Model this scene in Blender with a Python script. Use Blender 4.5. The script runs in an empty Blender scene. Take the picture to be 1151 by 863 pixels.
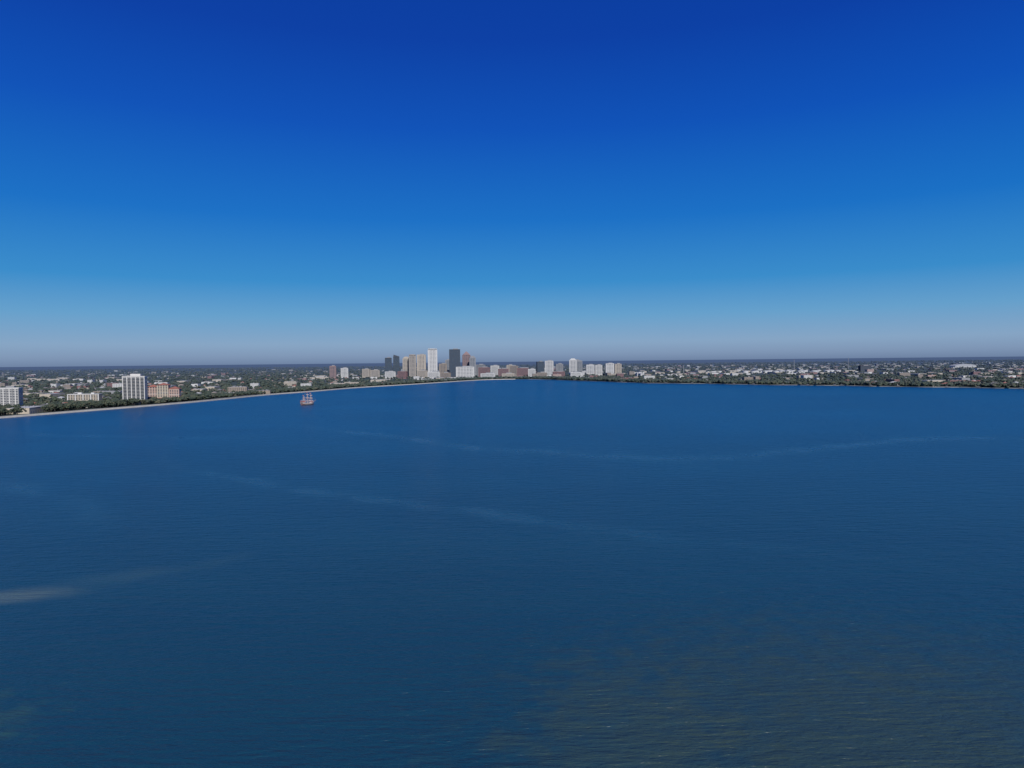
import bpy, bmesh, math, random
import numpy as np
from mathutils import Vector, Matrix
random.seed(7); rng = np.random.default_rng(7)
scene = bpy.context.scene
COL = scene.collection
scene.view_settings.view_transform = 'Standard'
scene.view_settings.look = 'None'
scene.view_settings.exposure = 0

def s2l(c):
    return tuple(((v/255)/12.92 if v/255 <= 0.04045 else ((v/255+0.055)/1.055)**2.4) for v in c)

# ------------------------------------------------------------------ world
SUN_EL, SUN_AZ = math.radians(36), math.radians(162)   # azimuth clockwise from +Y
world = bpy.data.worlds.new("World"); scene.world = world; world.use_nodes = True
nt = world.node_tree; nt.nodes.clear()
N = nt.nodes.new; L = nt.links.new
out = N('ShaderNodeOutputWorld'); bg = N('ShaderNodeBackground'); bg.inputs[1].default_value = 0.1
sky = N('ShaderNodeTexSky'); sky.sky_type = 'NISHITA'; sky.sun_disc = False
sky.sun_elevation = SUN_EL; sky.sun_rotation = SUN_AZ
sky.air_density = 1.0; sky.dust_density = 0.6; sky.ozone_density = 3.0; sky.altitude = 85
tc = N('ShaderNodeTexCoord'); sp = N('ShaderNodeSeparateXYZ'); L(tc.outputs['Generated'], sp.inputs[0])
ramp = N('ShaderNodeValToRGB'); cr = ramp.color_ramp
stops = [(0.0, (108,130,164)), (0.010, (124,148,181)), (0.026, (132,163,196)), (0.065, (98,158,203)), (0.113, (50,138,202)),
         (0.2, (12,110,197)), (0.317, (0,80,184)), (0.42, (0,61,165)), (0.7, (0,47,138)), (1.0, (0,38,118))]
while len(cr.elements) < len(stops): cr.elements.new(0.5)
for e, (p, c) in zip(cr.elements, stops):
    e.position = p
for e, (p, c) in zip(cr.elements, stops):
    e.color = (*s2l(c), 1)
L(sp.outputs[2], ramp.inputs[0])
sc = N('ShaderNodeVectorMath'); sc.operation = 'SCALE'; sc.inputs['Scale'].default_value = 10.0
L(ramp.outputs[0], sc.inputs[0])
mx = N('ShaderNodeMix'); mx.data_type = 'RGBA'; mx.inputs[0].default_value = 0.965
L(sky.outputs[0], mx.inputs[6]); L(sc.outputs[0], mx.inputs[7])
L(mx.outputs[2], bg.inputs[0]); L(bg.outputs[0], out.inputs[0])

sd = bpy.data.lights.new("sun", 'SUN'); sd.energy = 4.5; sd.angle = math.radians(0.5); sd.color = (1, 0.95, 0.87)
so = bpy.data.objects.new("sun", sd); COL.objects.link(so)
sdir = Vector((math.sin(SUN_AZ)*math.cos(SUN_EL), math.cos(SUN_AZ)*math.cos(SUN_EL), math.sin(SUN_EL)))
so.rotation_euler = sdir.to_track_quat('Z', 'Y').to_euler(); so.location = (0, 0, 300)

# ------------------------------------------------------------------ camera
cd = bpy.data.cameras.new("camera"); cam = bpy.data.objects.new("camera", cd); COL.objects.link(cam)
cd.sensor_width = 36; cd.lens = 24.02; cd.clip_end = 300000; cd.clip_start = 1
R = Matrix.Rotation(math.radians(90-1.9), 4, 'X') @ Matrix.Rotation(math.radians(-0.6), 4, 'Z')
cam.matrix_world = Matrix.Translation((0, 0, 85)) @ R
scene.camera = cam

# ------------------------------------------------------------------ materials
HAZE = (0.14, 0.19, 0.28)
def haze_mix(nt, col_socket, Lh, haze=HAZE, mx_f=0.93):  # aerial haze painted into the base colour, growing with distance from the origin
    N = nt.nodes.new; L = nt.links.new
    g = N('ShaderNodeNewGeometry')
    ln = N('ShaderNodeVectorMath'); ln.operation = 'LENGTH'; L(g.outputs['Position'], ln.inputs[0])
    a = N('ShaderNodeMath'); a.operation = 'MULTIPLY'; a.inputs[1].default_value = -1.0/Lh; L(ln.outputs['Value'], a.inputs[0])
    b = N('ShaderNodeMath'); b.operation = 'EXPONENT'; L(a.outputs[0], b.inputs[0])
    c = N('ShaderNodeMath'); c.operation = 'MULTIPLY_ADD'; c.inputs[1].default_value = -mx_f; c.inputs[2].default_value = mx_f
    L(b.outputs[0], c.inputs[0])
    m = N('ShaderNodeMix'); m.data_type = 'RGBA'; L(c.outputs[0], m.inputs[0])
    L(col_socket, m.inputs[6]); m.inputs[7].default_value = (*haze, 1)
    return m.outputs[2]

def mat(name, col, rough=0.85, nscale=0.15, namt=0.35, Lh=9500, metallic=0.0, spec=0.3, haze=HAZE, col2=None):
    m = bpy.data.materials.new(name); m.use_nodes = True
    nt = m.node_tree; N = nt.nodes.new; L = nt.links.new
    p = nt.nodes['Principled BSDF']
    g = N('ShaderNodeNewGeometry')
    n = N('ShaderNodeTexNoise'); n.inputs['Scale'].default_value = nscale; n.inputs['Detail'].default_value = 3
    L(g.outputs['Position'], n.inputs['Vector'])
    mr = N('ShaderNodeMapRange'); mr.inputs[1].default_value = 0.3; mr.inputs[2].default_value = 0.7
    L(n.outputs['Fac'], mr.inputs[0])
    mxx = N('ShaderNodeMix'); mxx.data_type = 'RGBA'; L(mr.outputs[0], mxx.inputs[0])
    mxx.inputs[6].default_value = (*[c*(1-namt) for c in col], 1)
    mxx.inputs[7].default_value = (*(col2 if col2 else col), 1)
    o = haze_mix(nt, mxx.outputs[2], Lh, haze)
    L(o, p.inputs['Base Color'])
    p.inputs['Roughness'].default_value = rough; p.inputs['Metallic'].default_value = metallic
    p.inputs['Specular IOR Level'].default_value = spec
    return m

M = {}
M['white'] = mat('white_paint', (0.66, 0.65, 0.62), namt=0.12)
M['cream'] = mat('cream_stucco', (0.50, 0.43, 0.33), namt=0.15)
M['beige'] = mat('beige_stone', (0.42, 0.36, 0.28), namt=0.15)
M['tan'] = mat('tan_stucco', (0.32, 0.25, 0.18), namt=0.2)
M['pink'] = mat('salmon_stucco', (0.50, 0.35, 0.28), namt=0.15)
M['brick'] = mat('red_brick', (0.24, 0.10, 0.07), namt=0.3)
M['rose'] = mat('rose_granite', (0.28, 0.16, 0.125), namt=0.2)
M['grey'] = mat('grey_concrete', (0.28, 0.28, 0.28), namt=0.2)
M['dark'] = mat('dark_cladding', (0.04, 0.045, 0.055), namt=0.2, Lh=18000)
M['glass'] = mat('window_glass', (0.03, 0.04, 0.055), rough=0.2, spec=0.6, namt=0.2, Lh=16000)
M['blueglass'] = mat('blue_glass', (0.03, 0.055, 0.085), rough=0.2, spec=0.6, namt=0.3, Lh=18000)
M['roofwhite'] = mat('white_membrane_roof', (0.50, 0.50, 0.49), namt=0.25)
M['roofgrey'] = mat('grey_shingle_roof', (0.2, 0.19, 0.18), namt=0.3)
M['roofred'] = mat('red_tile_roof', (0.33, 0.11, 0.06), namt=0.3)
M['rooftan'] = mat('tan_shingle_roof', (0.3, 0.24, 0.18), namt=0.3)
M['concrete'] = mat('seawall_concrete', (0.60, 0.55, 0.47), namt=0.2)
M['bulkhead'] = mat('stained_bulkhead_concrete', (0.42, 0.40, 0.35), nscale=0.012, namt=0.8)
M['asphalt'] = mat('asphalt', (0.055, 0.055, 0.058), namt=0.25)
M['marking'] = mat('road_paint', (0.75, 0.75, 0.72), namt=0.1)
M['bark'] = mat('bark', (0.10, 0.075, 0.05), namt=0.3)
M['wood'] = mat('weathered_wood', (0.25, 0.2, 0.15), namt=0.3)
LH = (0.075, 0.115, 0.175)  # bluish distance haze painted into the leaf colours
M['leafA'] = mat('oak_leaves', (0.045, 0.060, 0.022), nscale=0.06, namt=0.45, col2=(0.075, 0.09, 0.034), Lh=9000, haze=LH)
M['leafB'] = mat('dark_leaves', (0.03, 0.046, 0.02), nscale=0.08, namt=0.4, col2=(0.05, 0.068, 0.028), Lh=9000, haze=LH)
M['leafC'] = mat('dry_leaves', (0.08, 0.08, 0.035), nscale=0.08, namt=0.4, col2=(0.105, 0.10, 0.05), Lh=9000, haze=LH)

# ------------------------------------------------------------------ mesh builder
class MB:
    def __init__(s): s.v = []; s.f = []; s.m = []; s.mats = []
    def mi(s, m):
        if m not in s.mats: s.mats.append(m)
        return s.mats.index(m)
    def add(s, vs, fs, m):
        o = len(s.v); s.v += vs; i = s.mi(m)
        for f in fs: s.f.append([a+o for a in f]); s.m.append(i)
    def box(s, cx, cy, z0, sx, sy, sz, m, rot=0, ox=0, oy=0):
        c, n = math.cos(rot), math.sin(rot); vs = []
        for z in (z0, z0+sz):
            for (a, b) in ((-1,-1),(1,-1),(1,1),(-1,1)):
                x = cx+a*sx/2; y = cy+b*sy/2
                vs.append((ox+x*c-y*n, oy+x*n+y*c, z))
        s.add(vs, [(3,2,1,0),(4,5,6,7),(0,1,5,4),(1,2,6,5),(2,3,7,6),(3,0,4,7)], m)
    def roof(s, cx, cy, z0, sx, sy, h, m, inset=None, rot=0, ox=0, oy=0):
        if inset is None: inset = min(sx, sy)/2
        c, n = math.cos(rot), math.sin(rot)
        r = [(cx-sx/2, cy-sy/2, z0), (cx+sx/2, cy-sy/2, z0), (cx+sx/2, cy+sy/2, z0), (cx-sx/2, cy+sy/2, z0)]
        if sx >= sy: r += [(cx-sx/2+inset, cy, z0+h), (cx+sx/2-inset, cy, z0+h)]; fs = [(0,1,5,4),(1,2,5),(2,3,4,5),(3,0,4),(3,2,1,0)]
        else: r += [(cx, cy-sy/2+inset, z0+h), (cx, cy+sy/2-inset, z0+h)]; fs = [(0,1,4),(1,2,5,4),(2,3,5),(3,0,4,5),(3,2,1,0)]
        s.add([(ox+x*c-y*n, oy+x*n+y*c, z) for x, y, z in r], fs, m)
    def cyl(s, cx, cy, z0, r0, r1, h, m, n=12):
        vs = []
        for z, r in ((z0, r0), (z0+h, r1)):
            for i in range(n):
                a = 2*math.pi*i/n; vs.append((cx+r*math.cos(a), cy+r*math.sin(a), z))
        fs = [(i, (i+1) % n, n+(i+1) % n, n+i) for i in range(n)] + [tuple(range(n))[::-1], tuple(range(n, 2*n))]
        s.add(vs, fs, m)
    def rod(s, a, b, r0, r1, m, n=8):
        a = Vector(a); b = Vector(b); d = (b-a).normalized()
        u = d.orthogonal().normalized(); w = d.cross(u)
        vs = []
        for p, r in ((a, r0), (b, r1)):
            for i in range(n):
                t = 2*math.pi*i/n; q = p+u*r*math.cos(t)+w*r*math.sin(t); vs.append(tuple(q))
        fs = [(i, (i+1) % n, n+(i+1) % n, n+i) for i in range(n)] + [tuple(range(n))[::-1], tuple(range(n, 2*n))]
        s.add(vs, fs, m)
    def mesh(s, name):
        me = bpy.data.meshes.new(name); me.from_pydata(s.v, [], s.f)
        for m in s.mats: me.materials.append(m)
        me.polygons.foreach_set('material_index', s.m); me.update(); return me

def obj(name, me, parent=None, loc=(0,0,0), rot=0.0, **kw):
    o = bpy.data.objects.new(name, me); COL.objects.link(o)
    o.location = loc; o.rotation_euler = (0, 0, rot)
    if parent: o.parent = parent
    for k, v in kw.items(): o[k] = v
    return o

# ------------------------------------------------------------------ shoreline
ctrl = [(-1300,-200),(-1050,500),(-900,900),(-843,1125),(-792,1280),(-725,1484),(-698,1648),(-669,1865),(-599,2040),(-533,2331),
        (-415,2540),(-279,2838),(-146,3169),(30,3230),(180,3108),(418,2580),(686,2348),(907,2147),(1186,1920),(1322,1764),
        (1650,1500),(2300,1200),(4000,1000),(9000,900)]
def chaikin(p):
    q = [p[0]]
    for a, b in zip(p[:-1], p[1:]):
        q += [(a[0]*.75+b[0]*.25, a[1]*.75+b[1]*.25), (a[0]*.25+b[0]*.75, a[1]*.25+b[1]*.75)]
    return q+[p[-1]]
shore = chaikin(chaikin(chaikin(ctrl)))
sh2 = []
for i, (x, y) in enumerate(shore):
    if x > 200: k = 9*math.sin(x*0.021)+7*math.sin(x*0.057+1); sh2.append((x+k*.6, y+k))
    else: sh2.append((x, y))
shore = sh2
FAR = 120000
poly = shore+[(FAR, 900), (FAR, FAR), (-FAR, FAR), (-FAR, -200)]
v = []; fs = []; n = len(shore); YM = 12000
for x, y in shore: v += [(x, y, -3), (x, y, 1.5), (x, YM, 1.5)]
for i in range(n-1):
    a = 3*i; b = a+3
    fs += [(a, b, b+1, a+1), (a+1, b+1, b+2, a+2)]
o_ = len(v)
v += [(-FAR, -200, 1.5), (-FAR, YM, 1.5), (FAR, shore[-1][1], 1.5), (FAR, YM, 1.5), (-FAR, FAR, 1.5), (FAR, FAR, 1.5)]
fs += [(o_, 1, 2, o_+1), (3*n-2, o_+2, o_+3, 3*n-1), (o_+1, o_+3, o_+5, o_+4)]
me = bpy.data.meshes.new("ground"); me.from_pydata(v, [], fs); me.update()
gm = bpy.data.materials.new("land"); gm.use_nodes = True
nt = gm.node_tree; N = nt.nodes.new; L = nt.links.new; p = nt.nodes['Principled BSDF']
g = N('ShaderNodeNewGeometry')
def noise(scale, detail=5, src=None, sxyz=None):
    n = N('ShaderNodeTexNoise'); n.inputs['Scale'].default_value = scale; n.inputs['Detail'].default_value = detail
    s = src or g.outputs['Position']
    if sxyz:
        mp = N('ShaderNodeMapping'); mp.inputs['Scale'].default_value = sxyz; L(s, mp.inputs[0]); s = mp.outputs[0]
    L(s, n.inputs['Vector']); return n.outputs['Fac']
def ramp2(s, a, b, ca, cb):
    r = N('ShaderNodeValToRGB'); e = r.color_ramp.elements
    e[0].position = a; e[1].position = b; e[0].color = (*ca, 1); e[1].color = (*cb, 1); L(s, r.inputs[0]); return r.outputs[0]
def mixc(f, a, b):
    m = N('ShaderNodeMix'); m.data_type = 'RGBA'
    if isinstance(f, float): m.inputs[0].default_value = f
    else: L(f, m.inputs[0])
    for i, q in ((6, a), (7, b)):
        if isinstance(q, tuple): m.inputs[i].default_value = (*q, 1)
        else: L(q, m.inputs[i])
    return m.outputs[2]
green = ramp2(noise(0.012), 0.35, 0.65, (0.025, 0.038, 0.016), (0.065, 0.075, 0.036))
urban = ramp2(noise(0.03, 3), 0.4, 0.65, (0.08, 0.08, 0.07), (0.24, 0.22, 0.19))
um = ramp2(noise(0.0035, 5), 0.54, 0.62, (0, 0, 0), (1, 1, 1))
col = mixc(um, green, urban)
L(haze_mix(nt, col, 7500, (0.085, 0.135, 0.225)), p.inputs['Base Color']); p.inputs['Roughness'].default_value = 1.0  # far land fades to a haze tint painted in its base colour
p.inputs['Specular IOR Level'].default_value = 0.0
me.materials.append(gm)
obj("ground", me, kind="structure")

# ------------------------------------------------------------------ water
bm = bmesh.new(); S = 12000
q = [bm.verts.new(v) for v in ((-S, -3000, 0), (S, -3000, 0), (S, 9000, 0), (-S, 9000, 0))]
bm.faces.new(q); me = bpy.data.meshes.new("water"); bm.to_mesh(me); bm.free()
wm = bpy.data.materials.new("bay_water"); wm.use_nodes = True
nt = wm.node_tree; N = nt.nodes.new; L = nt.links.new; p = nt.nodes['Principled BSDF']
g = N('ShaderNodeNewGeometry')
sep = N('ShaderNodeSeparateXYZ'); L(g.outputs['Position'], sep.inputs[0])
def math_(op, a, b=None, c=None, clamp=False):
    m = N('ShaderNodeMath'); m.operation = op; m.use_clamp = clamp
    for i, q in enumerate((a, b, c)):
        if q is None: continue
        if isinstance(q, (int, float)): m.inputs[i].default_value = q
        else: L(q, m.inputs[i])
    return m.outputs[0]
X, Y = sep.outputs[0], sep.outputs[1]
wob = noise(0.012, 4); wobc = math_('SUBTRACT', wob, 0.5)
wob2 = noise(0.035, 4, None, (1, .5, 1))
def slick(pts, x0, x1, y0, y1, width, wobamp):
    xn = math_('DIVIDE', math_('SUBTRACT', X, x0), x1-x0, clamp=True)
    fc = N('ShaderNodeFloatCurve'); cv = fc.mapping.curves[0]
    P = [((x-x0)/(x1-x0), (y-y0)/(y1-y0)) for x, y in pts]
    cv.points[0].location = P[0]; cv.points[1].location = P[-1]
    for q in P[1:-1]: cv.points.new(*q)
    fc.mapping.update(); L(xn, fc.inputs[1])
    yy = math_('MULTIPLY_ADD', fc.outputs[0], y1-y0, y0)
    yy = math_('MULTIPLY_ADD', wobc, wobamp, yy)
    d = math_('ABSOLUTE', math_('SUBTRACT', Y, yy))
    m = N('ShaderNodeMapRange'); m.interpolation_type = 'SMOOTHSTEP'; m.inputs[1].default_value = width; m.inputs[2].default_value = 0; L(d, m.inputs[0]); m = m.outputs[0]
    e = math_('MULTIPLY', math_('MULTIPLY', xn, 4.0, clamp=True), math_('MULTIPLY', math_('SUBTRACT', 1.0, xn), 4.0, clamp=True))
    m = math_('MULTIPLY', m, e)
    br = N('ShaderNodeMapRange'); br.inputs[1].default_value = 0.25; br.inputs[2].default_value = 0.7; L(wob2, br.inputs[0])
    return math_('MULTIPLY', m, br.outputs[0])
s1 = slick([(-360,1010),(-319,960),(-126,771),(36,625),(171,587),(264,625),(467,711),(560,690),(700,640)], -360, 700, 500, 1100, 32, 50)
s2 = slick([(-330,640),(-278,568),(-132,451),(-28,388),(55,338),(119,301),(170,280)], -330, 170, 250, 660, 17, 40)
s3 = slick([(-420,520),(-330,470),(-250,400),(-200,350)], -420, -200, 300, 560, 24, 60)
s4 = slick([(-700,900),(-500,820),(-380,800),(-250,790)], -700, -250, 700, 950, 24, 50)
sl = math_('MAXIMUM', math_('MAXIMUM', s1, s2), math_('MULTIPLY', math_('MAXIMUM', s3, s4), 0.6))
def blob(cx, cy, rx, ry, rot=0.0, edge=0.5, na=0.9, nz=None):
    c, s = math.cos(rot), math.sin(rot)
    dx = math_('SUBTRACT', X, cx); dy = math_('SUBTRACT', Y, cy)
    u = math_('DIVIDE', math_('ADD', math_('MULTIPLY', dx, c), math_('MULTIPLY', dy, s)), rx)
    v = math_('DIVIDE', math_('SUBTRACT', math_('MULTIPLY', dy, c), math_('MULTIPLY', dx, s)), ry)
    r = math_('SQRT', math_('ADD', math_('MULTIPLY', u, u), math_('MULTIPLY', v, v)))
    r = math_('ADD', r, math_('MULTIPLY', math_('SUBTRACT', nz or wob2, 0.5), na*2))
    mr = N('ShaderNodeMapRange'); mr.interpolation_type = 'SMOOTHSTEP'
    mr.inputs[1].default_value = 1.0; mr.inputs[2].default_value = 1.0-edge; L(r, mr.inputs[0])
    return mr.outputs[0]
grass_nz = noise(0.13, 6); patch_nz = noise(0.03, 4)
shoalA = blob(85, 145, 115, 105, 0.0, 0.95, 0.5, grass_nz)
shoalA2 = blob(26, 150, 34, 52, 0.0, 0.7, 0.8, grass_nz)
shoalB = blob(-128, 152, 18, 28, 0.0, 0.8, 1.1, grass_nz)
sand = blob(-186, 250, 30, 12, 0.25, 0.9, 0.6, patch_nz)
sand2 = blob(-150, 275, 46, 17, 0.6, 1.0, 0.7, patch_nz)
def mapped(sx, sy, rot):
    mp = N('ShaderNodeMapping'); mp.inputs['Rotation'].default_value = (0, 0, rot); mp.inputs['Scale'].default_value = (sx, sy, 1)
    L(g.outputs['Position'], mp.inputs[0]); return mp.outputs[0]
r1 = noise(1.0, 2, mapped(0.15, 0.6, math.radians(-12)))
r2 = noise(1.0, 3, mapped(0.7, 2.0, math.radians(14)))
r3 = noise(1.0, 2, mapped(0.05, 0.2, math.radians(-8)))
hgt = math_('ADD', math_('ADD', math_('MULTIPLY', r1, 1.4), math_('MULTIPLY', r2, 0.5)), math_('MULTIPLY', r3, 1.9))
bp = N('ShaderNodeBump'); bp.inputs['Strength'].default_value = 1.0; bp.inputs['Distance'].default_value = 0.8
L(hgt, bp.inputs['Height']); L(bp.outputs[0], p.inputs['Normal'])
big = noise(0.0022, 4, None, (1, 2.4, 1))
gust = noise(0.011, 4, None, (.5, 1.6, 1))
deep = ramp2(big, 0.3, 0.7, (0.0005, 0.056, 0.142), (0.001, 0.074, 0.178))
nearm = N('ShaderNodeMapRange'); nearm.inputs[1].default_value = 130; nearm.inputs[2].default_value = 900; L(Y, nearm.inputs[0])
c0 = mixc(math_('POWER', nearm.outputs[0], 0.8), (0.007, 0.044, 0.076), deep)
gm_ = N('ShaderNodeMapRange'); gm_.inputs[1].default_value = 0.35; gm_.inputs[2].default_value = 0.7; gm_.inputs[4].default_value = 0.35; L(gust, gm_.inputs[0])
c0 = mixc(gm_.outputs[0], c0, (0.002, 0.036, 0.088))
c0 = mixc(math_('MULTIPLY', shoalA, 0.72), c0, (0.034, 0.056, 0.046))
c0 = mixc(math_('MULTIPLY', shoalA2, 0.35), c0, (0.040, 0.064, 0.048))
c0 = mixc(math_('MULTIPLY', shoalB, 0.5), c0, (0.035, 0.085, 0.07))
c0 = mixc(math_('MULTIPLY', sand2, 0.28), c0, (0.06, 0.12, 0.13))
c0 = mixc(math_('MULTIPLY', sand, 0.75), c0, (0.08, 0.12, 0.125))
c0 = mixc(math_('MULTIPLY', sl, 0.22), c0, (0.02, 0.12, 0.23))
L(c0, p.inputs['Base Color'])
rg = math_('MULTIPLY_ADD', sl, -0.06, 0.30); L(rg, p.inputs['Roughness'])
p.inputs['IOR'].default_value = 1.33
me.materials.append(wm)
obj("water", me, kind="structure")

# ------------------------------------------------------------------ shoreline works
SH = np.array(shore)
def offset(pts, d):
    o = []
    for i in range(len(pts)):
        a = pts[max(i-1, 0)]; b = pts[min(i+1, len(pts)-1)]
        t = Vector((b[0]-a[0], b[1]-a[1])).normalized(); o.append((pts[i][0]-t.y*d, pts[i][1]+t.x*d))
    return o
def strip(name, pts, d0, d1, z0, z1, m):
    a = offset(pts, d0); b = offset(pts, d1); mb = MB(); v = []
    for (p0, p1) in zip(a, b):
        v += [(p0[0], p0[1], z0), (p0[0], p0[1], z1), (p1[0], p1[1], z1), (p1[0], p1[1], z0)]
    fs = []
    for i in range(len(a)-1):
        o = 4*i; n = o+4
        fs += [(o, n, n+1, o+1), (o+1, n+1, n+2, o+2), (o+2, n+2, n+3, o+3)]
    mb.add(v, fs, m); return mb.mesh(name)
iL = [i for i, (x, y) in enumerate(shore) if y > 600 and x < 20]
left = [shore[i] for i in iL]
right = [q for q in shore if 60 < q[0] < 3500]
o = obj("seawall", strip("seawall", left, -1.0, 1.0, -2, 3.0, M['concrete']))
o["label"] = "long pale concrete seawall along the bayside boulevard"; o["category"] = "seawall"
o = obj("seawall", strip("seawall_r", right, -0.8, 0.6, -2, 1.9, M['bulkhead']))
o["label"] = "low stained concrete bulkhead edging the waterfront house gardens"; o["category"] = "seawall"
obj("pavement", strip("pavement", left, 1.2, 8, 1.3, 1.65, M['concrete']), kind="structure")
obj("road", strip("road", left, 8.2, 17, 1.3, 1.53, M['asphalt']), kind="structure")
obj("grass_median", strip("grass_median", left, 17.2, 22, 1.3, 1.65, M['leafC']), kind="structure")
obj("road", strip("road2", left, 22.2, 31, 1.3, 1.53, M['asphalt']), kind="structure")
for d in (12.5, 26.5):
    obj("lane_marking", strip("lane_marking", left, d, d+0.25, 1.5, 1.54, M['marking']), kind="structure")

PX = np.array([q[0] for q in poly], float); PY = np.array([q[1] for q in poly], float)
def inland(x, y):
    x = np.asarray(x); y = np.asarray(y); r = np.zeros(x.shape, bool); n = len(PX); j = n-1
    for i in range(n):
        c = ((PY[i] > y) != (PY[j] > y))
        with np.errstate(divide='ignore', invalid='ignore'):
            xi = (PX[j]-PX[i])*(y-PY[i])/(PY[j]-PY[i]+1e-12)+PX[i]
        r ^= c & (x < xi); j = i
    return r
def shoredist(x, y):
    A = SH[:-1]; B = SH[1:]; d = B-A; l2 = (d**2).sum(1); best = np.full(np.shape(x), 1e9)
    for a, dd, l in zip(A, d, l2):
        t = np.clip(((x-a[0])*dd[0]+(y-a[1])*dd[1])/l, 0, 1)
        best = np.minimum(best, np.hypot(x-a[0]-t*dd[0], y-a[1]-t*dd[1]))
    return best

foot = []
GZ = 1.5
# ------------------------------------------------------------------ landmark buildings
def thing(name, label, cat, x, y, rot=0.0, r=30, z=GZ, group=None):
    e = bpy.data.objects.new(name, None); COL.objects.link(e); e.location = (x, y, z); e.rotation_euler = (0, 0, rot)
    e["label"] = label; e["category"] = cat
    if group: e["group"] = group
    if r: foot.append((x, y, r))
    return e
def part(e, name, mb, loc=(0,0,0), **kw):
    return obj(name, mb if isinstance(mb, bpy.types.Mesh) else mb.mesh(name), parent=e, loc=loc, **kw)

def tower(name, label, x, y, w, d, h, rot, wall, glass, pitch=7.5, floor=7.2, sp=0.45, pw=0.35, top='flat', roofm=None):
    e = thing(name, label, "tower" if h > 90 else "building", x, y, rot, max(w, d)*0.6)
    wall = M[wall]; glass = M[glass]
    mb = MB(); mb.box(0, 0, 0, w-1.6, d-1.6, h-2, glass); part(e, "window", mb, kind="stuff")
    mb = MB(); z = 4.0
    while z < h-3:
        mb.box(0, 0, z, w-0.8, d-0.8, floor*sp, wall); z += floor
    mb.box(0, 0, h-2.5, w+0.6, d+0.6, 2.5, wall)
    mb.box(0, 0, -0.5, w+1.2, d+1.2, 5.5, wall)
    for W, D, ax in ((w, d, 0), (d, w, 1)):
        n = max(2, int(W/pitch)); s = W/n
        for i in range(n+1):
            u = -W/2+i*s
            for sg in (-1, 1):
                k = s*pw*(1.3 if i in (0, n) else 1)
                uu = u+(k/2 if i == 0 else (-k/2 if i == n else 0))
                if ax == 0: mb.box(uu, sg*(D/2-0.6), 0.2, k, 1.3, h-3, wall)
                else: mb.box(sg*(D/2-0.6), uu, 0.3, 1.36, k*0.98, h-3.1, wall)
    part(e, "wall", mb)
    rm = M[roofm] if roofm else wall
    mb = MB()
    if top == 'flat':
        mb.box(0, 0, h+0.003, w*0.96, d*0.96, 0.4, rm); part(e, "roof", mb)
        mb = MB(); mb.box(w*0.08, 0, h+0.41, w*0.45, d*0.45, 4.5, M['grey']); part(e, "rooftop_plant", mb)
    elif top == 'step':
        mb.box(0, 0, h+0.003, w*0.78, d*0.78, h*0.05, rm); mb.box(0, 0, h*1.05+0.01, w*0.52, d*0.52, h*0.045, rm); part(e, "roof", mb)
    elif top == 'pyramid':
        mb.box(0, 0, h+0.003, w*0.8, d*0.8, h*0.04, rm); mb.roof(0, 0, h*1.04+0.01, w*0.76, d*0.76, h*0.12, rm); part(e, "roof", mb)
    elif top == 'crown':
        mb.box(0, 0, h+0.003, w*0.9, d*0.9, 3, glass)
        for sg in (-1, 1):
            mb.box(sg*w*0.4, 0, h+0.01, w*0.1, d*0.85, 6.5, rm); mb.box(0, sg*d*0.4, h+0.012, w*0.6, d*0.1, 6.4, rm)
        part(e, "roof", mb)
    elif top == 'slope':
        v = [(-w*.45,-d*.45,h),(w*.45,-d*.45,h),(w*.45,d*.45,h),(-w*.45,d*.45,h),(-w*.45,-d*.45,h+11),(-w*.45,d*.45,h+11),(w*.45,-d*.45,h+1.5),(w*.45,d*.45,h+1.5)]
        mb.add(v, [(3,2,1,0),(0,1,6,4),(1,2,7,6),(2,3,5,7),(3,0,4,5),(4,6,7,5)], rm); part(e, "roof", mb)
    return e

T = tower
T("office_tower", "dark blue glass office tower beside a twin slab", -688, 3810, 36, 34, 110, .15, 'dark', 'blueglass', top='flat', sp=.2, pw=.15)
T("office_tower", "slim dark glass tower with slanted roof", -650, 3850, 34, 30, 117, .15, 'dark', 'blueglass', top='slope', sp=.2, pw=.15)
T("office_tower", "cream residential tower with stepped crown", -590, 3820, 38, 30, 106, .1, 'cream', 'glass', top='step')
T("office_tower", "beige stone office tower with flat top", -549, 3780, 38, 34, 121, .1, 'beige', 'glass', top='crown')
T("office_tower", "broad cream stone tower with rooftop plant", -502, 3800, 48, 36, 126, .08, 'cream', 'glass', top='flat', pw=.5)
T("office_tower", "tall white ribbed high-rise bank tower", -440, 3800, 52, 40, 153, .12, 'white', 'glass', top='crown', pw=.5, sp=.5)
T("office_tower", "tall dark grey glass high-rise tower", -317, 3800, 60, 44, 153, .1, 'dark', 'blueglass', top='flat', sp=.3, pw=.25)
T("office_tower", "rose granite tower with pyramid roof", -254, 3830, 44, 40, 122, .1, 'rose', 'glass', top='pyramid')
T("office_tower", "grey banded office tower beside the granite tower", -216, 3760, 34, 36, 106, .1, 'grey', 'glass', top='step')
T("office_tower", "slender grey office tower behind the tan block", -372, 3990, 34, 32, 96, .1, 'grey', 'blueglass', top='flat')
T("hotel_building", "low bright white waterfront hotel block", -238, 3480, 92, 34, 58, .05, 'white', 'glass', top='flat', pw=.45)
T("office_tower", "mid-rise tan office block between towers", -388, 3850, 44, 40, 74, .1, 'tan', 'glass')
T("apartment_building", "mid-rise brown apartment tower above the trees", -995, 3800, 34, 28, 68, .2, 'rose', 'glass', roofm='roofred')
T("apartment_building", "pale mid-rise apartment block", -955, 3900, 40, 28, 55, .2, 'white', 'glass')
T("office_tower", "dark glass mid-rise tower near the channel", 158, 3800, 38, 34, 80, .1, 'dark', 'blueglass', sp=.25, pw=.2)
T("apartment_building", "white balconied residential tower", 208, 3800, 46, 30, 84, -.1, 'white', 'glass', pw=.4)
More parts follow.
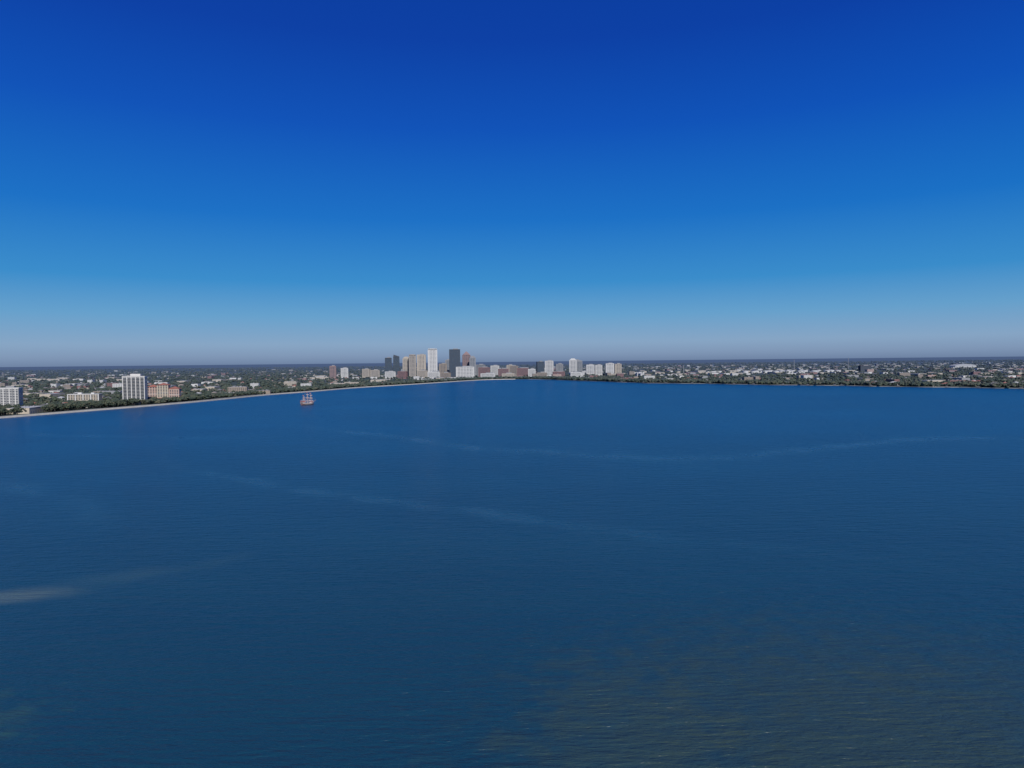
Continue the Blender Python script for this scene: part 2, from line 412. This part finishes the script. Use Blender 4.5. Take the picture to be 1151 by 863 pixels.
T("apartment_building", "grey residential mid-rise by the channel", 268, 3850, 40, 30, 66, 0, 'grey', 'glass')
T("apartment_building", "wide pale grey residential tower with stepped top", 340, 3800, 40, 36, 88, -.1, 'white', 'glass', top='step')
T("apartment_building", "grey glass residential tower with slanted roof", 378, 3830, 34, 30, 82, -.1, 'grey', 'blueglass', top='slope')
T("apartment_building", "white mid-rise island condominium", 433, 3780, 44, 26, 60, 0, 'white', 'glass')
T("apartment_building", "white mid-rise island condominium", 482, 3800, 38, 26, 58, 0, 'white', 'glass')
T("apartment_building", "tall white condominium block on the island", 538, 3760, 46, 28, 66, 0, 'white', 'glass', pw=.45)
T("apartment_building", "cream condominium block on the island", 588, 3790, 36, 28, 63, 0, 'cream', 'glass')
mids = [(-150,3700,60,52,'brick'),(-95,3850,46,60,'white'),(-45,3650,55,44,'brick'),(10,3800,44,58,'tan'),(60,3700,64,46,'brick'),
        (105,3600,38,42,'white'),(-180,3950,50,66,'grey'),(-10,4000,40,62,'cream'),(-470,3600,50,40,'cream'),(-400,3500,60,34,'white'),
        (-330,3400,48,30,'tan'),(-560,3500,44,38,'brick'),(-640,3600,52,36,'white'),(-740,3700,46,44,'beige'),(-830,3900,40,48,'cream'),
        (-120,3420,70,24,'white'),(240,3500,60,28,'brick'),(320,3450,56,24,'white'),(-20,3450,62,22,'cream'),(150,3400,48,26,'tan')]
for i, (x, y, w, h, c) in enumerate(mids):
    nm = {'brick':'red brick','white':'white','tan':'tan stucco','grey':'grey concrete','cream':'cream','beige':'beige stone'}[c]
    T("office_building", nm+" mid-rise building at the foot of downtown", x, y, w, 28, h, random.uniform(-.2, .2), c, 'glass', floor=4.2, pitch=6)

def windows(e, w, d, z0, floors, bays, fh, ww, wh, front_y, cx=0, frame=None):
    me = MB(); me.box(0, 0, 0, ww, 0.25, wh, M['glass'])
    me.box(0, -0.05, -0.18, ww+0.5, 0.5, 0.17, M['concrete'])
    me = me.mesh("window")
    for f in range(floors):
        for b in range(bays):
            part(e, "window", me, loc=(cx-w/2+(b+.5)*w/bays, front_y-0.06, z0+f*fh))
def side_windows(e, w, d, z0, floors, fh, ww, wh, x0, x1, dbays, back_y, cy=0, wb=6):
    mb = MB()
    for f in range(floors):
        for b in range(dbays):
            yy = cy-d/2+(b+.5)*d/dbays
            for xx in (x0, x1): mb.box(xx, yy, z0+f*fh, 0.24, ww*0.9, wh, M['glass'])
        for b in range(wb):
            mb.box((x0+x1)/2-(x1-x0)/2+(b+.5)*(x1-x0)/wb, back_y, z0+f*fh, ww, 0.24, wh, M['glass'])
    part(e, "window", mb, kind="stuff")

e = thing("condominium_tower", "tall white condominium tower with dark window bays on the bayshore", "tower", -826, 1497, math.radians(14), 38)
mb = MB(); mb.box(0, 0, 0, 44, 22, 58, M['white'])
for i in range(6): mb.box(-22+0.7+i*(44-1.4)/5, -11.9, 0.2, 1.4, 2.0, 59, M['white'])
mb.box(0, 0, 58, 45, 25.2, 1.6, M['white']); part(e, "wall", mb)
windows(e, 42.6, 22, 3.6, 17, 5, 3.15, 6.6, 2.15, -11)
side_windows(e, 44, 22, 3.6, 17, 3.15, 3.4, 1.9, -22.05, 22.05, 3, 11.05)
mb = MB()
for b in range(5):
    cx = -21.3+(b+.5)*42.6/5; mb.box(cx, -12.0, 0, 6.9, 1.6, 0.25, M['white'])
bal = mb.mesh("balcony")
for f in range(17): part(e, "balcony", bal, loc=(0, 0, 3.1+f*3.15))
mb = MB(); mb.box(0, 0, 59.603, 42, 22, 0.4, M['roofgrey']); part(e, "roof", mb)
mb = MB(); mb.box(2, 1, 60.01, 20, 12, 4.6, M['white']); mb.box(-13, 2, 60.01, 6, 6, 2.6, M['grey']); part(e, "rooftop_plant", mb)
mb = MB(); mb.box(-6, -20, 0, 56, 14, 4.2, M['cream']); mb.box(-6, -20, 4.2, 57, 15, .5, M['white']); part(e, "podium", mb)

e = thing("apartment_building", "salmon and cream apartment complex with stepped red tile roofs", "apartment building", -812, 1592, math.radians(12), 42)
vol = [(-22, 0, 24, 20, 33, 8, 4), (1, -3, 24, 22, 37, 9, 4), (24, 1, 22, 20, 28, 7, 4)]
mw = MB(); mr_ = MB()
for i, (cx, cy, w, d, h, fl, by) in enumerate(vol):
    mw.box(cx, cy, 0, w, d, h, M['pink'] if i != 1 else M['cream'])
    mw.box(cx, cy, h*0.5, w+0.5, d+0.5, 0.6, M['white'])
    mr_.roof(cx, cy, h+0.003, w+2, d+2, 5, M['roofred'])
    windows(e, w-2, d, 2.5, int(h/3.6), by, 3.5, 3.2, 1.9, cy-d/2, cx)
mw.box(0, -16, 0, 66, 6, 6, M['white']); part(e, "wall", mw); mr_.roof(0, -16, 6.003, 67, 8, 2, M['roofred']); part(e, "roof", mr_)
e = thing("apartment_building", "long low cream apartment block with flat roof among trees", "apartment building", -950, 1518, math.radians(10), 42)
mb = MB(); mb.box(0, 0, 0, 64, 18, 20, M['cream']); mb.box(0, 0, 20, 65, 19, 1, M['white'])
for i in range(5): mb.box(-31+i*15.5, -9.4, 0.1, 1.8, 1.2, 19.7, M['white'])
part(e, "wall", mb)
windows(e, 62, 18, 1.6, 6, 12, 3.2, 3.0, 1.7, -9)
side_windows(e, 64, 18, 1.6, 6, 3.2, 2.6, 1.6, -32.05, 32.05, 3, 9.05, wb=12)
mb = MB(); mb.box(0, 0, 21.003, 63, 17, .3, M['roofwhite']); part(e, "roof", mb)
mb = MB(); mb.box(-10, 1, 21.31, 8, 6, 3, M['white']); mb.box(16, 1, 21.31, 6, 5, 2.4, M['white']); part(e, "rooftop_plant", mb)
e = thing("apartment_building", "white and grey banded apartment tower beside the boulevard", "apartment building", -985, 1335, math.radians(18), 36)
mb = MB(); mb.box(0, 0, 0, 42, 22, 41, M['white']); mb.box(0, 0, 41, 43, 23, 1.2, M['white'])
for i in range(5): mb.box(-20.4+i*10.2, -11.3, 0.1, 1.2, 1.0, 40.7, M['grey'])
part(e, "wall", mb)
windows(e, 40, 22, 2.2, 12, 8, 3.2, 3.4, 1.9, -11)
side_windows(e, 42, 22, 2.2, 12, 3.2, 3.0, 1.8, -21.05, 21.05, 4, 11.05, wb=8)
mb = MB(); mb.box(0, 0, 42.203, 41, 21, .3, M['roofwhite']); part(e, "roof", mb)
mb = MB(); mb.box(4, 1, 42.51, 14, 8, 3.4, M['grey']); part(e, "rooftop_plant", mb)

T("office_building", "dark red-brown block standing alone on the port flats", 2106, 4080, 62, 30, 36, 0, 'dark', 'glass', roofm='brick')
e = thing("warehouse", "large white arched-roof storage hall", "warehouse", 3300, 5000, 0.05, 90)
mb = MB(); mb.box(0, 0, 0, 160, 60, 14, M['white']); part(e, "wall", mb)
mb = MB(); n = 14; v = []
for i in range(n+1):
    a = math.pi*i/n
    for yy in (-31, 31): v.append((-81*math.cos(a), yy, 14.003+15*math.sin(a)))
fs = [(2*i, 2*i+1, 2*i+3, 2*i+2) for i in range(n)]+[tuple(range(0, 2*n+2, 2)), tuple(range(1, 2*n+2, 2))[::-1]]
mb.add(v, fs, M['roofwhite']); part(e, "roof", mb)
mb = MB(); mb.cyl(0, 0, 0, 17, 17, 14, M['white'], 24); tk = mb.mesh("tank_shell")
mb = MB(); mb.cyl(0, 0, 14.003, 17.2, 1, 2.6, M['roofwhite'], 24); tr = mb.mesh("tank_roof")
for i in range(16):
    x = 1350+(i % 8)*70+random.uniform(-8, 8); y = 3850+(i//8)*110+random.uniform(-10, 10)
    e = thing("storage_tank", "white cylindrical fuel storage tank with shallow conical roof", "storage tank", x, y, 0, 22, group="fuel tanks on the port flats")
    part(e, "tank_shell", tk); part(e, "roof", tr)
for (x, y, h) in ((980, 3900, 52), (1900, 4600, 75), (2560, 5200, 82)):
    e = thing("industrial_chimney", "slender pale industrial chimney on the port flats", "chimney", x, y, 0, 10)
    mb = MB(); mb.cyl(0, 0, 0, 2.6, 1.5, h, M['grey'], 12); part(e, "chimney_stack", mb)
    mb = MB(); mb.cyl(0, 0, h, 2.0, 2.0, 1.5, M['brick'], 12); part(e, "chimney_rim", mb)

# ------------------------------------------------------------------ common low buildings
def lb_house(c, r, two=False):
    mb = MB(); h = 6.2 if two else 3.6
    mb.box(0, 0, 0, 15, 11, h, M[c]); mb.roof(0, 0, h, 16.6, 12.6, 3.0, M[r])
    mb.box(6, -7, 0, 7, 5, 3.2, M[c]); mb.roof(6, -7.2, 3.2, 8, 6.4, 1.8, M[r])
    mb.box(6, -9.55, 0.1, 4.6, .12, 2.3, M['grey'])
    for fz in ([1.0, 4.0] if two else [1.0]):
        for x in (-5.5, -1.8): mb.box(x, -5.52, fz, 1.8, .12, 1.4, M['glass'])
        for x in (-5.5, 0, 5.5): mb.box(x, 5.52, fz, 2.0, .12, 1.4, M['glass'])
        for y in (-2.5, 2.5):
            for sx in (-7.52, 7.52): mb.box(sx, y, fz, .12, 1.6, 1.4, M['glass'])
    mb.box(0.6, -5.52, 0.1, 1.1, .14, 2.2, M['wood']); return mb.mesh("house"), 11
def lb_ware(c, r, w, d, h):
    mb = MB(); mb.box(0, 0, 0, w, d, h, M[c]); mb.box(0, 0, h, w+.4, d+.4, .6, M[c]); mb.box(0, 0, h+.603, w-1, d-1, .15, M[r])
    for i in range(int(w/9)): mb.box(-w/2+6+i*9, -d/2-.03, .1, 4.5, .14, 4, M['grey'])
    for i in range(4): mb.box(random.uniform(-.35, .35)*w, random.uniform(-.3, .3)*d, h+.76, 3, 2.4, 1.4, M['grey'])
    return mb.mesh("warehouse"), max(w, d)*.55
def lb_apt(c, r, w, d, fl):
    mb = MB(); h = fl*3.2+1; mb.box(0, 0, 0, w, d, h, M[c]); mb.box(0, 0, h, w+.6, d+.6, .8, M[c]); mb.box(0, 0, h+.803, w-1, d-1, .2, M[r])
    for f in range(fl):
        n = int(w/4.5)
        for b in range(n):
            for sg in (-1, 1): mb.box(-w/2+(b+.5)*w/n, sg*(d/2+.03), 1.2+f*3.2, 2.4, .16, 1.6, M['glass'])
        for b in range(3):
            for sg in (-1, 1): mb.box(sg*(w/2+.03), -d/2+(b+.5)*d/3, 1.2+f*3.2, .16, 2.2, 1.6, M['glass'])
    mb.box(w*.15, 0, h+1.01, 5, 4, 2.6, M['grey']); return mb.mesh("apartment"), max(w, d)*.55
kinds = {}
cn = {'white':'white','cream':'cream','tan':'tan','pink':'salmon','brick':'red brick','grey':'grey','beige':'beige'}
rn = {'roofgrey':'grey shingle roof','roofred':'red tile roof','rooftan':'tan shingle roof','roofwhite':'white roof'}
kinds['house'] = []
for c, r, t in (('white','roofgrey',0),('cream','rooftan',0),('white','roofwhite',1),('tan','roofgrey',0),('cream','roofred',1),('cream','rooftan',1),('tan','roofgrey',1),('white','roofred',0)):
    me, rr = lb_house(c, r, t); kinds['house'].append(("house", me, rr, f"{cn[c]} {'two-storey' if t else 'single-storey'} house with {rn[r]} among trees", "house"))
kinds['ware'] = []
for c, r, w, d, h in (('white','roofwhite',52,30,8),('cream','roofwhite',66,34,9),('grey','roofwhite',46,26,8),('tan','roofgrey',40,30,7),('cream','roofwhite',60,24,9),('brick','roofgrey',44,26,8),('white','roofgrey',34,22,9)):
    me, rr = lb_ware(c, r, w, d, h); kinds['ware'].append(("warehouse", me, rr, f"flat {cn[c]} commercial building with {rn[r]}", "warehouse"))
kinds['apt'] = []
for c, r, w, d, f in (('white','roofwhite',40,16,4),('cream','roofwhite',50,16,4),('tan','roofgrey',28,18,5),('pink','roofred',38,16,4),('brick','roofgrey',34,18,5),('tan','roofwhite',44,18,5),('white','roofwhite',30,20,5)):
    me, rr = lb_apt(c, r, w, d, f); kinds['apt'].append(("apartment_building", me, rr, f"{cn[c]} {f}-storey apartment block with flat roof", "apartment building"))

cand = []
def ok(x, y, r):
    for (a, b, c) in foot:
        if (a-x)**2+(b-y)**2 < (c+r)**2: return False
    return True
acc = 0
for i in range(len(right)-1):
    a, b = right[i], right[i+1]
    seg = math.hypot(b[0]-a[0], b[1]-a[1]); t = 0
    if b[0] < 250: continue
    dv = Vector((b[0]-a[0], b[1]-a[1])).normalized()
    acc += seg
    while acc > 30:
        acc -= 38*random.uniform(.9, 1.3)
        u = random.random(); x = a[0]+(b[0]-a[0])*u-dv.y*random.uniform(20, 34); y = a[1]+(b[1]-a[1])*u+dv.x*random.uniform(20, 34)
        k = random.choice(kinds['house'])
        if ok(x, y, 8) and abs(x) < .84*y and random.random() < .75:
            foot.append((x, y, 11)); cand.append((math.hypot(x, y), k, x, y, math.atan2(dv.y, dv.x)+random.uniform(-.1, .1), random.uniform(1.0, 1.5)))
lnmin, lnmax = math.log(1180), math.log(9500)
NT = 5600
yy = np.exp(rng.uniform(lnmin, lnmax, NT)); xx = rng.uniform(-.86, .86, NT)*yy
sdn = shoredist(xx, yy); il = inland(xx, yy)
for x, y, s_, l_ in zip(xx, yy, sdn, il):
    if not l_ or s_ < 52: continue
    u = random.random()
    indus = x > -500 and y > 3300
    if indus and (-800 < x < 700) and y < 4300: kk = 'apt' if u < .4 else 'ware'
    elif indus: kk = 'ware' if u < .8 else ('apt' if u < .83 else 'house')
    elif y < 2300: kk = 'house' if u < .80 else ('ware' if u < .94 else 'apt')
    else: kk = 'house' if u < .66 else ('ware' if u < .94 else 'apt')
    clump = math.sin(x*.0031+1.3)*math.sin(y*.0027+.4)+.5*math.sin(x*.0083)*math.cos(y*.0071)
    pk = .85 if clump > .1 else (.34 if indus else .30)
    if y > 5500 and x < -300: pk *= .5
    if x > 700 and y < 3300: pk *= .55
    if random.random() > pk: continue
    k = random.choice(kinds[kk]); r = k[2]+3
    if not ok(x, y, r): continue
    foot.append((x, y, r)); cand.append((math.hypot(x, y), k, float(x), float(y), random.choice((0, math.pi/2, math.pi))+.15+random.uniform(-.1, .1), random.uniform(.85, 1.2)))
cand.sort(key=lambda c: c[0])
from collections import Counter
cnt = Counter(); rest = []
for (dd, k, x, y, rot, s) in cand:
    lim = {'house':280, 'warehouse':280, 'apartment_building':150}[k[0]]
    if cnt[k[0]] < lim and abs(x) < .80*y:
        cnt[k[0]] += 1
        o = obj(k[0], k[1], loc=(x, y, GZ), rot=rot); o.scale = (s, s, s)
        o["label"] = k[3]; o["category"] = k[4]; o["group"] = {'house':"houses of the bayside neighbourhoods", 'warehouse':"flat commercial buildings across the city", 'apartment_building':"mid-rise apartment blocks across the city"}[k[0]]
    else: rest.append((k, x, y, rot, s))
mb = MB()
for (k, x, y, rot, s) in rest:
    h = {'house':4.2, 'warehouse':8, 'apartment_building':14}[k[0]]*s
    w = k[2]*1.7*s; d = w*random.uniform(.45, .7)
    c = random.choice(('white','cream','tan','grey','white','brick','beige','tan'))
    mb.box(0, 0, 1.2, w, d, h, M[c], rot, x, y)
    if k[0] == 'house': mb.roof(0, 0, 1.2+h, w+1.5, d+1.5, 3, M[random.choice(('roofgrey','rooftan','roofred','roofwhite'))], None, rot, x, y)
    else:
        mb.box(0, 0, 1.203+h, w*.96, d*.96, .6, M[random.choice(('roofwhite', 'roofgrey'))], rot, x, y); mb.box(w*.1, 0, 1.81+h, w*.2, d*.3, 2.4, M['grey'], rot, x, y)
        for f in range(max(1, int(h/3.4))): mb.box(0, 0, 2.4+f*3.3, w+.2, d+.2, 1.2, M['glass'], rot, x, y)
o = obj("distant_town", mb.mesh("distant_town")); o["kind"] = "stuff"; o["label"] = "distant mass of pale low city buildings reaching the horizon"; o["category"] = "town"
print("buildings", cnt, len(rest))

# ------------------------------------------------------------------ trees
bm = bmesh.new(); bmesh.ops.create_icosphere(bm, subdivisions=1, radius=1)
IV = np.array([v.co[:] for v in bm.verts]); IF = np.array([[v.index for v in f.verts] for f in bm.faces]); bm.free()
def np_mesh(name, V, F, MI, mats):
    me = bpy.data.meshes.new(name); me.vertices.add(len(V)); me.vertices.foreach_set('co', V.astype(np.float32).ravel())
    nf = len(F); me.loops.add(nf*3); me.loops.foreach_set('vertex_index', F.astype(np.int32).ravel())
    me.polygons.add(nf); me.polygons.foreach_set('loop_start', np.arange(0, nf*3, 3, dtype=np.int32))
    for m in mats: me.materials.append(m)
    me.polygons.foreach_set('material_index', MI.astype(np.int32)); me.update(calc_edges=True); return me
NTREE = 22000
ty = np.exp(rng.uniform(math.log(1080), math.log(15000), NTREE)); tx = rng.uniform(-.86, .86, NTREE)*ty
nb = 4200; si = rng.integers(0, len(shore)-1, nb*3); tt = rng.random(nb*3)
A = SH[si]; B = SH[si+1]; d = B-A; dl = np.hypot(d[:, 0], d[:, 1])[:, None]; n_ = np.stack([-d[:, 1], d[:, 0]], 1)/dl
keep = rng.random(nb*3) < np.clip(dl[:, 0]/60, .1, 1)
off = np.where(A[:, 0] < 20, rng.uniform(35, 110, nb*3), 5+95*rng.random(nb*3)**1.3)[:, None]
Pb = (A+d*tt[:, None]+n_*off)[keep]
Pb = Pb[(np.abs(Pb[:, 0]) < .84*Pb[:, 1]) & (Pb[:, 1] > 1000)]
tx = np.concatenate([tx, Pb[:, 0]]); ty = np.concatenate([ty, Pb[:, 1]])
sdn = shoredist(tx, ty); good = inland(tx, ty) & ((sdn > 35) | ((tx > 150) & (sdn > 4)))
dens = np.where((tx > -800) & (ty > 3350) & (tx < 2500) & (ty < 5200), .6, 1.0)
good &= rng.random(len(tx)) < dens
tx, ty = tx[good], ty[good]
F_ = np.array(foot)
blk = np.zeros(len(tx), bool)
for (a, b, r) in F_: blk |= ((tx-a)**2+(ty-b)**2) < (r*.72+2)**2
tx, ty = tx[~blk], ty[~blk]
order = np.argsort(np.hypot(tx, ty)); tx, ty = tx[order], ty[order]
inv = np.abs(tx) < .78*ty
idx = np.where(inv)[0][:300]; mask = np.zeros(len(tx), bool); mask[idx] = True
leafm = [M['leafA'], M['leafB'], M['leafC']]
variants = []
for k in range(8):
    Vs = []; Fs = []; MI = []; o = 0; r = 5.6+random.random()*1.8; H = 9.5+random.random()*3
    for j in range(34):
        a = random.uniform(0, 2*math.pi); q = random.random()**.5; zz = random.uniform(-1, 1)
        pr = r*.78*q*math.sqrt(max(0.15, 1-zz*zz*.8)); c = np.array([pr*math.cos(a), pr*math.sin(a), H*.66+zz*H*.26])
        s = random.uniform(.9, 1.75)
        Vs.append(IV*s*rng.uniform(.7, 1.3, (12, 1))*np.array([1, 1, .8])+c); Fs.append(IF+o); MI += [random.choice((0, 0, 1, 1, 2)) if k % 3 else random.choice((0, 1, 1))]*20; o += 12
    mb = MB(); mb.cyl(0, 0, 0, .55, .32, H*.45, M['bark'], 7)
    for j in range(5):
        a = j*1.26+random.random(); mb.rod((0, 0, H*.4), (r*.5*math.cos(a), r*.5*math.sin(a), H*.66), .22, .08, M['bark'], 5)
    tv = np.array(mb.v); tf = []
    for f in mb.f:
        for i in range(1, len(f)-1): tf.append((f[0], f[i], f[i+1]))
    tf = np.array(tf)
    Vs.append(tv); Fs.append(tf+o); MI += [3]*len(tf)
    variants.append(np_mesh("oak_tree", np.concatenate(Vs), np.concatenate(Fs), np.array(MI), leafm+[M['bark']]))
for i in idx:
    o = obj("oak_tree", random.choice(variants), loc=(float(tx[i]), float(ty[i]), GZ-.1), rot=random.uniform(0, 6.28)); s = random.uniform(.75, 1.3); o.scale = (s, s, s*random.uniform(.9, 1.1))
    o["label"] = "dark green broad-crowned oak tree near the waterfront"; o["category"] = "tree"; o["group"] = "trees along the bay shore"
rx, ry = tx[~mask], ty[~mask]; n = len(rx); K = 5
size = (5.6+ry/1900)*rng.uniform(.6, 1.35, n); hh = 8.0+rng.uniform(-2, 3.5, n)+ry/3500+np.where(rx > 150, 1.0, 0)
Vall = np.empty((n, K, 12, 3))
for j in range(K):
    off = rng.normal(0, .45, (n, 3))*size[:, None]; off[:, 2] = rng.uniform(.3, .85, n)*hh
    s = size*rng.uniform(.35, .75, n)
    jit = rng.uniform(.7, 1.3, (n, 12, 1))
    v = IV[None]*jit*s[:, None, None]; v[..., 2] *= .6
    v += off[:, None, :]; v[..., 0] += rx[:, None]; v[..., 1] += ry[:, None]; v[..., 2] += GZ; Vall[:, j] = v
Fa = (IF[None]+(np.arange(n*K)*12)[:, None, None]).reshape(-1, 3)
cl = rng.choice(3, n, p=[.45, .4, .15]); MI = np.repeat(cl, K*20)
o = obj("woodland", np_mesh("woodland", Vall.reshape(-1, 3), Fa, MI, leafm)); o["kind"] = "stuff"; o["label"] = "dense dark green tree canopy spread through the city"; o["category"] = "trees"
print("trees", len(idx), n)

# ------------------------------------------------------------------ private docks
mb = MB(); mb.box(0, -14, 1.0, 2.0, 28, .25, M['wood']); mb.box(0, -30, 1.0, 9, 6, .25, M['wood']); dk = mb.mesh("deck")
mb = MB(); mb.cyl(0, 0, -2.5, .16, .16, 4.2, M['bark'], 7); pst = mb.mesh("post")
mb = MB(); mb.roof(0, -30, 4.2, 8.6, 5.6, 1.4, M['roofgrey']); drf = mb.mesh("roof")
k = 0; acc = 0
for i in range(len(right)-1):
    a, b = right[i], right[i+1]; acc += math.hypot(b[0]-a[0], b[1]-a[1])
    if a[0] < 420 or a[0] > 1500 or acc < 75: continue
    acc = 0; dv = Vector((b[0]-a[0], b[1]-a[1])).normalized()
    e = thing("boat_dock", "weathered wooden boat dock with small roofed platform", "dock", a[0], a[1], math.atan2(dv.y, dv.x), 0, z=0, group="private docks along the residential shore")
    part(e, "deck", dk)
    for px_, py_ in ((-.9, -8), (.9, -8), (-.9, -18), (.9, -18)): part(e, "post", pst, loc=(px_, py_, 0))
    ps = MB()
    for px_, py_ in ((-4, -27.4), (4, -27.4), (-4, -32.6), (4, -32.6)): ps.cyl(px_, py_, -2.5, .16, .16, 6.75, M['bark'], 7)
    part(e, "roof_support", ps); part(e, "roof", drf)

# ------------------------------------------------------------------ tall ship
hullm = mat('ship_hull_paint', (0.22, 0.12, 0.11), rough=.5); redm = mat('ship_red_trim', (0.5, 0.13, 0.11), rough=.5)
sailm = mat('furled_canvas', (0.68, 0.56, 0.53), namt=.15); sparm = mat('ship_spar', (0.55, 0.43, 0.38)); ropem = mat('rigging_rope', (0.4, 0.3, 0.28)); goldm = mat('ship_pale_trim', (0.68, 0.62, 0.57))
e = thing("sailing_ship", "three-masted wooden sailing ship with furled sails anchored on the bay", "ship", -420, 1400, math.radians(62), 0, z=0)
st = [(-17, 3.4, -1, 7.2), (-14, 4.4, -2, 6.6), (-9, 5.0, -2.4, 4.6), (-3, 5.2, -2.5, 4.0), (4, 5.0, -2.5, 4.0), (9, 4.2, -2.3, 4.5), (13, 2.6, -1.8, 5.2), (16, .9, -.5, 5.8), (17.5, .15, 1.5, 6.2)]
def hull_strip(z0f, z1f, m, grow=0.0):
    mb = MB(); v = []; K = 7
    for (x, hb, kz, dz) in st:
        for j in range(K):
            t = z0f+(z1f-z0f)*j/(K-1); z = kz+(dz-kz)*t; wv = hb*(1-(1-t)**2.6)+grow
            v.append((x, wv, z))
        for j in range(K-1, -1, -1):
            t = z0f+(z1f-z0f)*j/(K-1); z = kz+(dz-kz)*t; wv = hb*(1-(1-t)**2.6)+grow
            v.append((x, -wv, z))
    n = 2*K; fs = []
    for i in range(len(st)-1):
        for j in range(n): fs.append((i*n+j, i*n+(j+1) % n, (i+1)*n+(j+1) % n, (i+1)*n+j))
    fs += [tuple(range(n))[::-1], tuple((len(st)-1)*n+q for q in range(n))]
    mb.add(v, fs, m); return mb
part(e, "hull", hull_strip(0, .93, hullm)); part(e, "rail", hull_strip(.90, 1.0, goldm, .12))
part(e, "hull_stripe", hull_strip(.62, .78, goldm, .1))
mb = MB(); mb.box(-13.4, 0, 6.7, 6.4, 7.2, 2.6, redm); mb.box(-13.4, 0, 9.3, 6.9, 7.7, .3, goldm)
for i in range(3): mb.box(-16.65, -2.2+2.2*i, 7.4, .1, 1.4, 1.2, M['glass'])
part(e, "stern_cabin", mb)
mb = MB(); mb.box(12, 0, 5.0, 4, 4.2, 1.6, redm); part(e, "forecastle", mb)
mb = MB(); mb.rod((16, 0, 5.8), (25, 0, 9.5), .35, .15, sparm); part(e, "bowsprit", mb)
for (mx_, mh, ys_) in ((-10, 21, (8.5, 7, 5)), (0, 27, (12, 9.5, 7)), (9.5, 24.5, (11, 8.5, 6))):
    mb = MB(); mb.rod((mx_, 0, 3.5), (mx_, 0, mh), .45, .16, sparm); mast = part(e, "mast", mb)
    for q, yl in enumerate(ys_):
        zz = 8.5+(mh-10)*q/2.6
        mb = MB(); mb.rod((mx_+.4, -yl/2-1, zz), (mx_+.4, yl/2+1, zz), .18, .18, sparm); part(mast, "yard", mb)
        mb = MB()
        for u in range(8):
            y0 = -yl/2+yl*u/8; mb.rod((mx_+.5, y0+.03, zz-.5), (mx_+.5, y0+yl/8-.03, zz-.45), .72, .62, sailm)
        part(mast, "furled_sail", mb)
    mb = MB(); mb.cyl(mx_, 0, 8.5+(mh-10)/2.6-1.6, 1.0, 1.2, .5, goldm, 10); part(mast, "crow_nest", mb)
    mb = MB(); v = [(mx_, 0, mh-.1), (mx_-3, .3, mh-.3), (mx_-3, .3, mh-2), (mx_, 0, mh-1.9)]; mb.add(v, [(0,1,2,3)], redm); part(mast, "flag", mb)
    mb = MB()
    for sg in (-1, 1):
        for k_ in (-2.4, -1.2, 0, 1.2, 2.4): mb.rod((mx_+k_, sg*4.6, 4.8), (mx_, sg*.2, mh*.78), .1, .07, ropem, 5)
    part(mast, "shroud", mb)
mb = MB(); pts = [(24.5, 0, 9.2), (9.5, 0, 24), (0, 0, 26.5), (-10, 0, 20.6), (-17, 0, 9.5)]
for a, b in zip(pts[:-1], pts[1:]): mb.rod(a, b, .1, .1, ropem, 5)
mb.rod((20, 0, 7.6), (9.5, 0, 17), .1, .1, ropem, 5)
part(e, "stay_rope", mb)
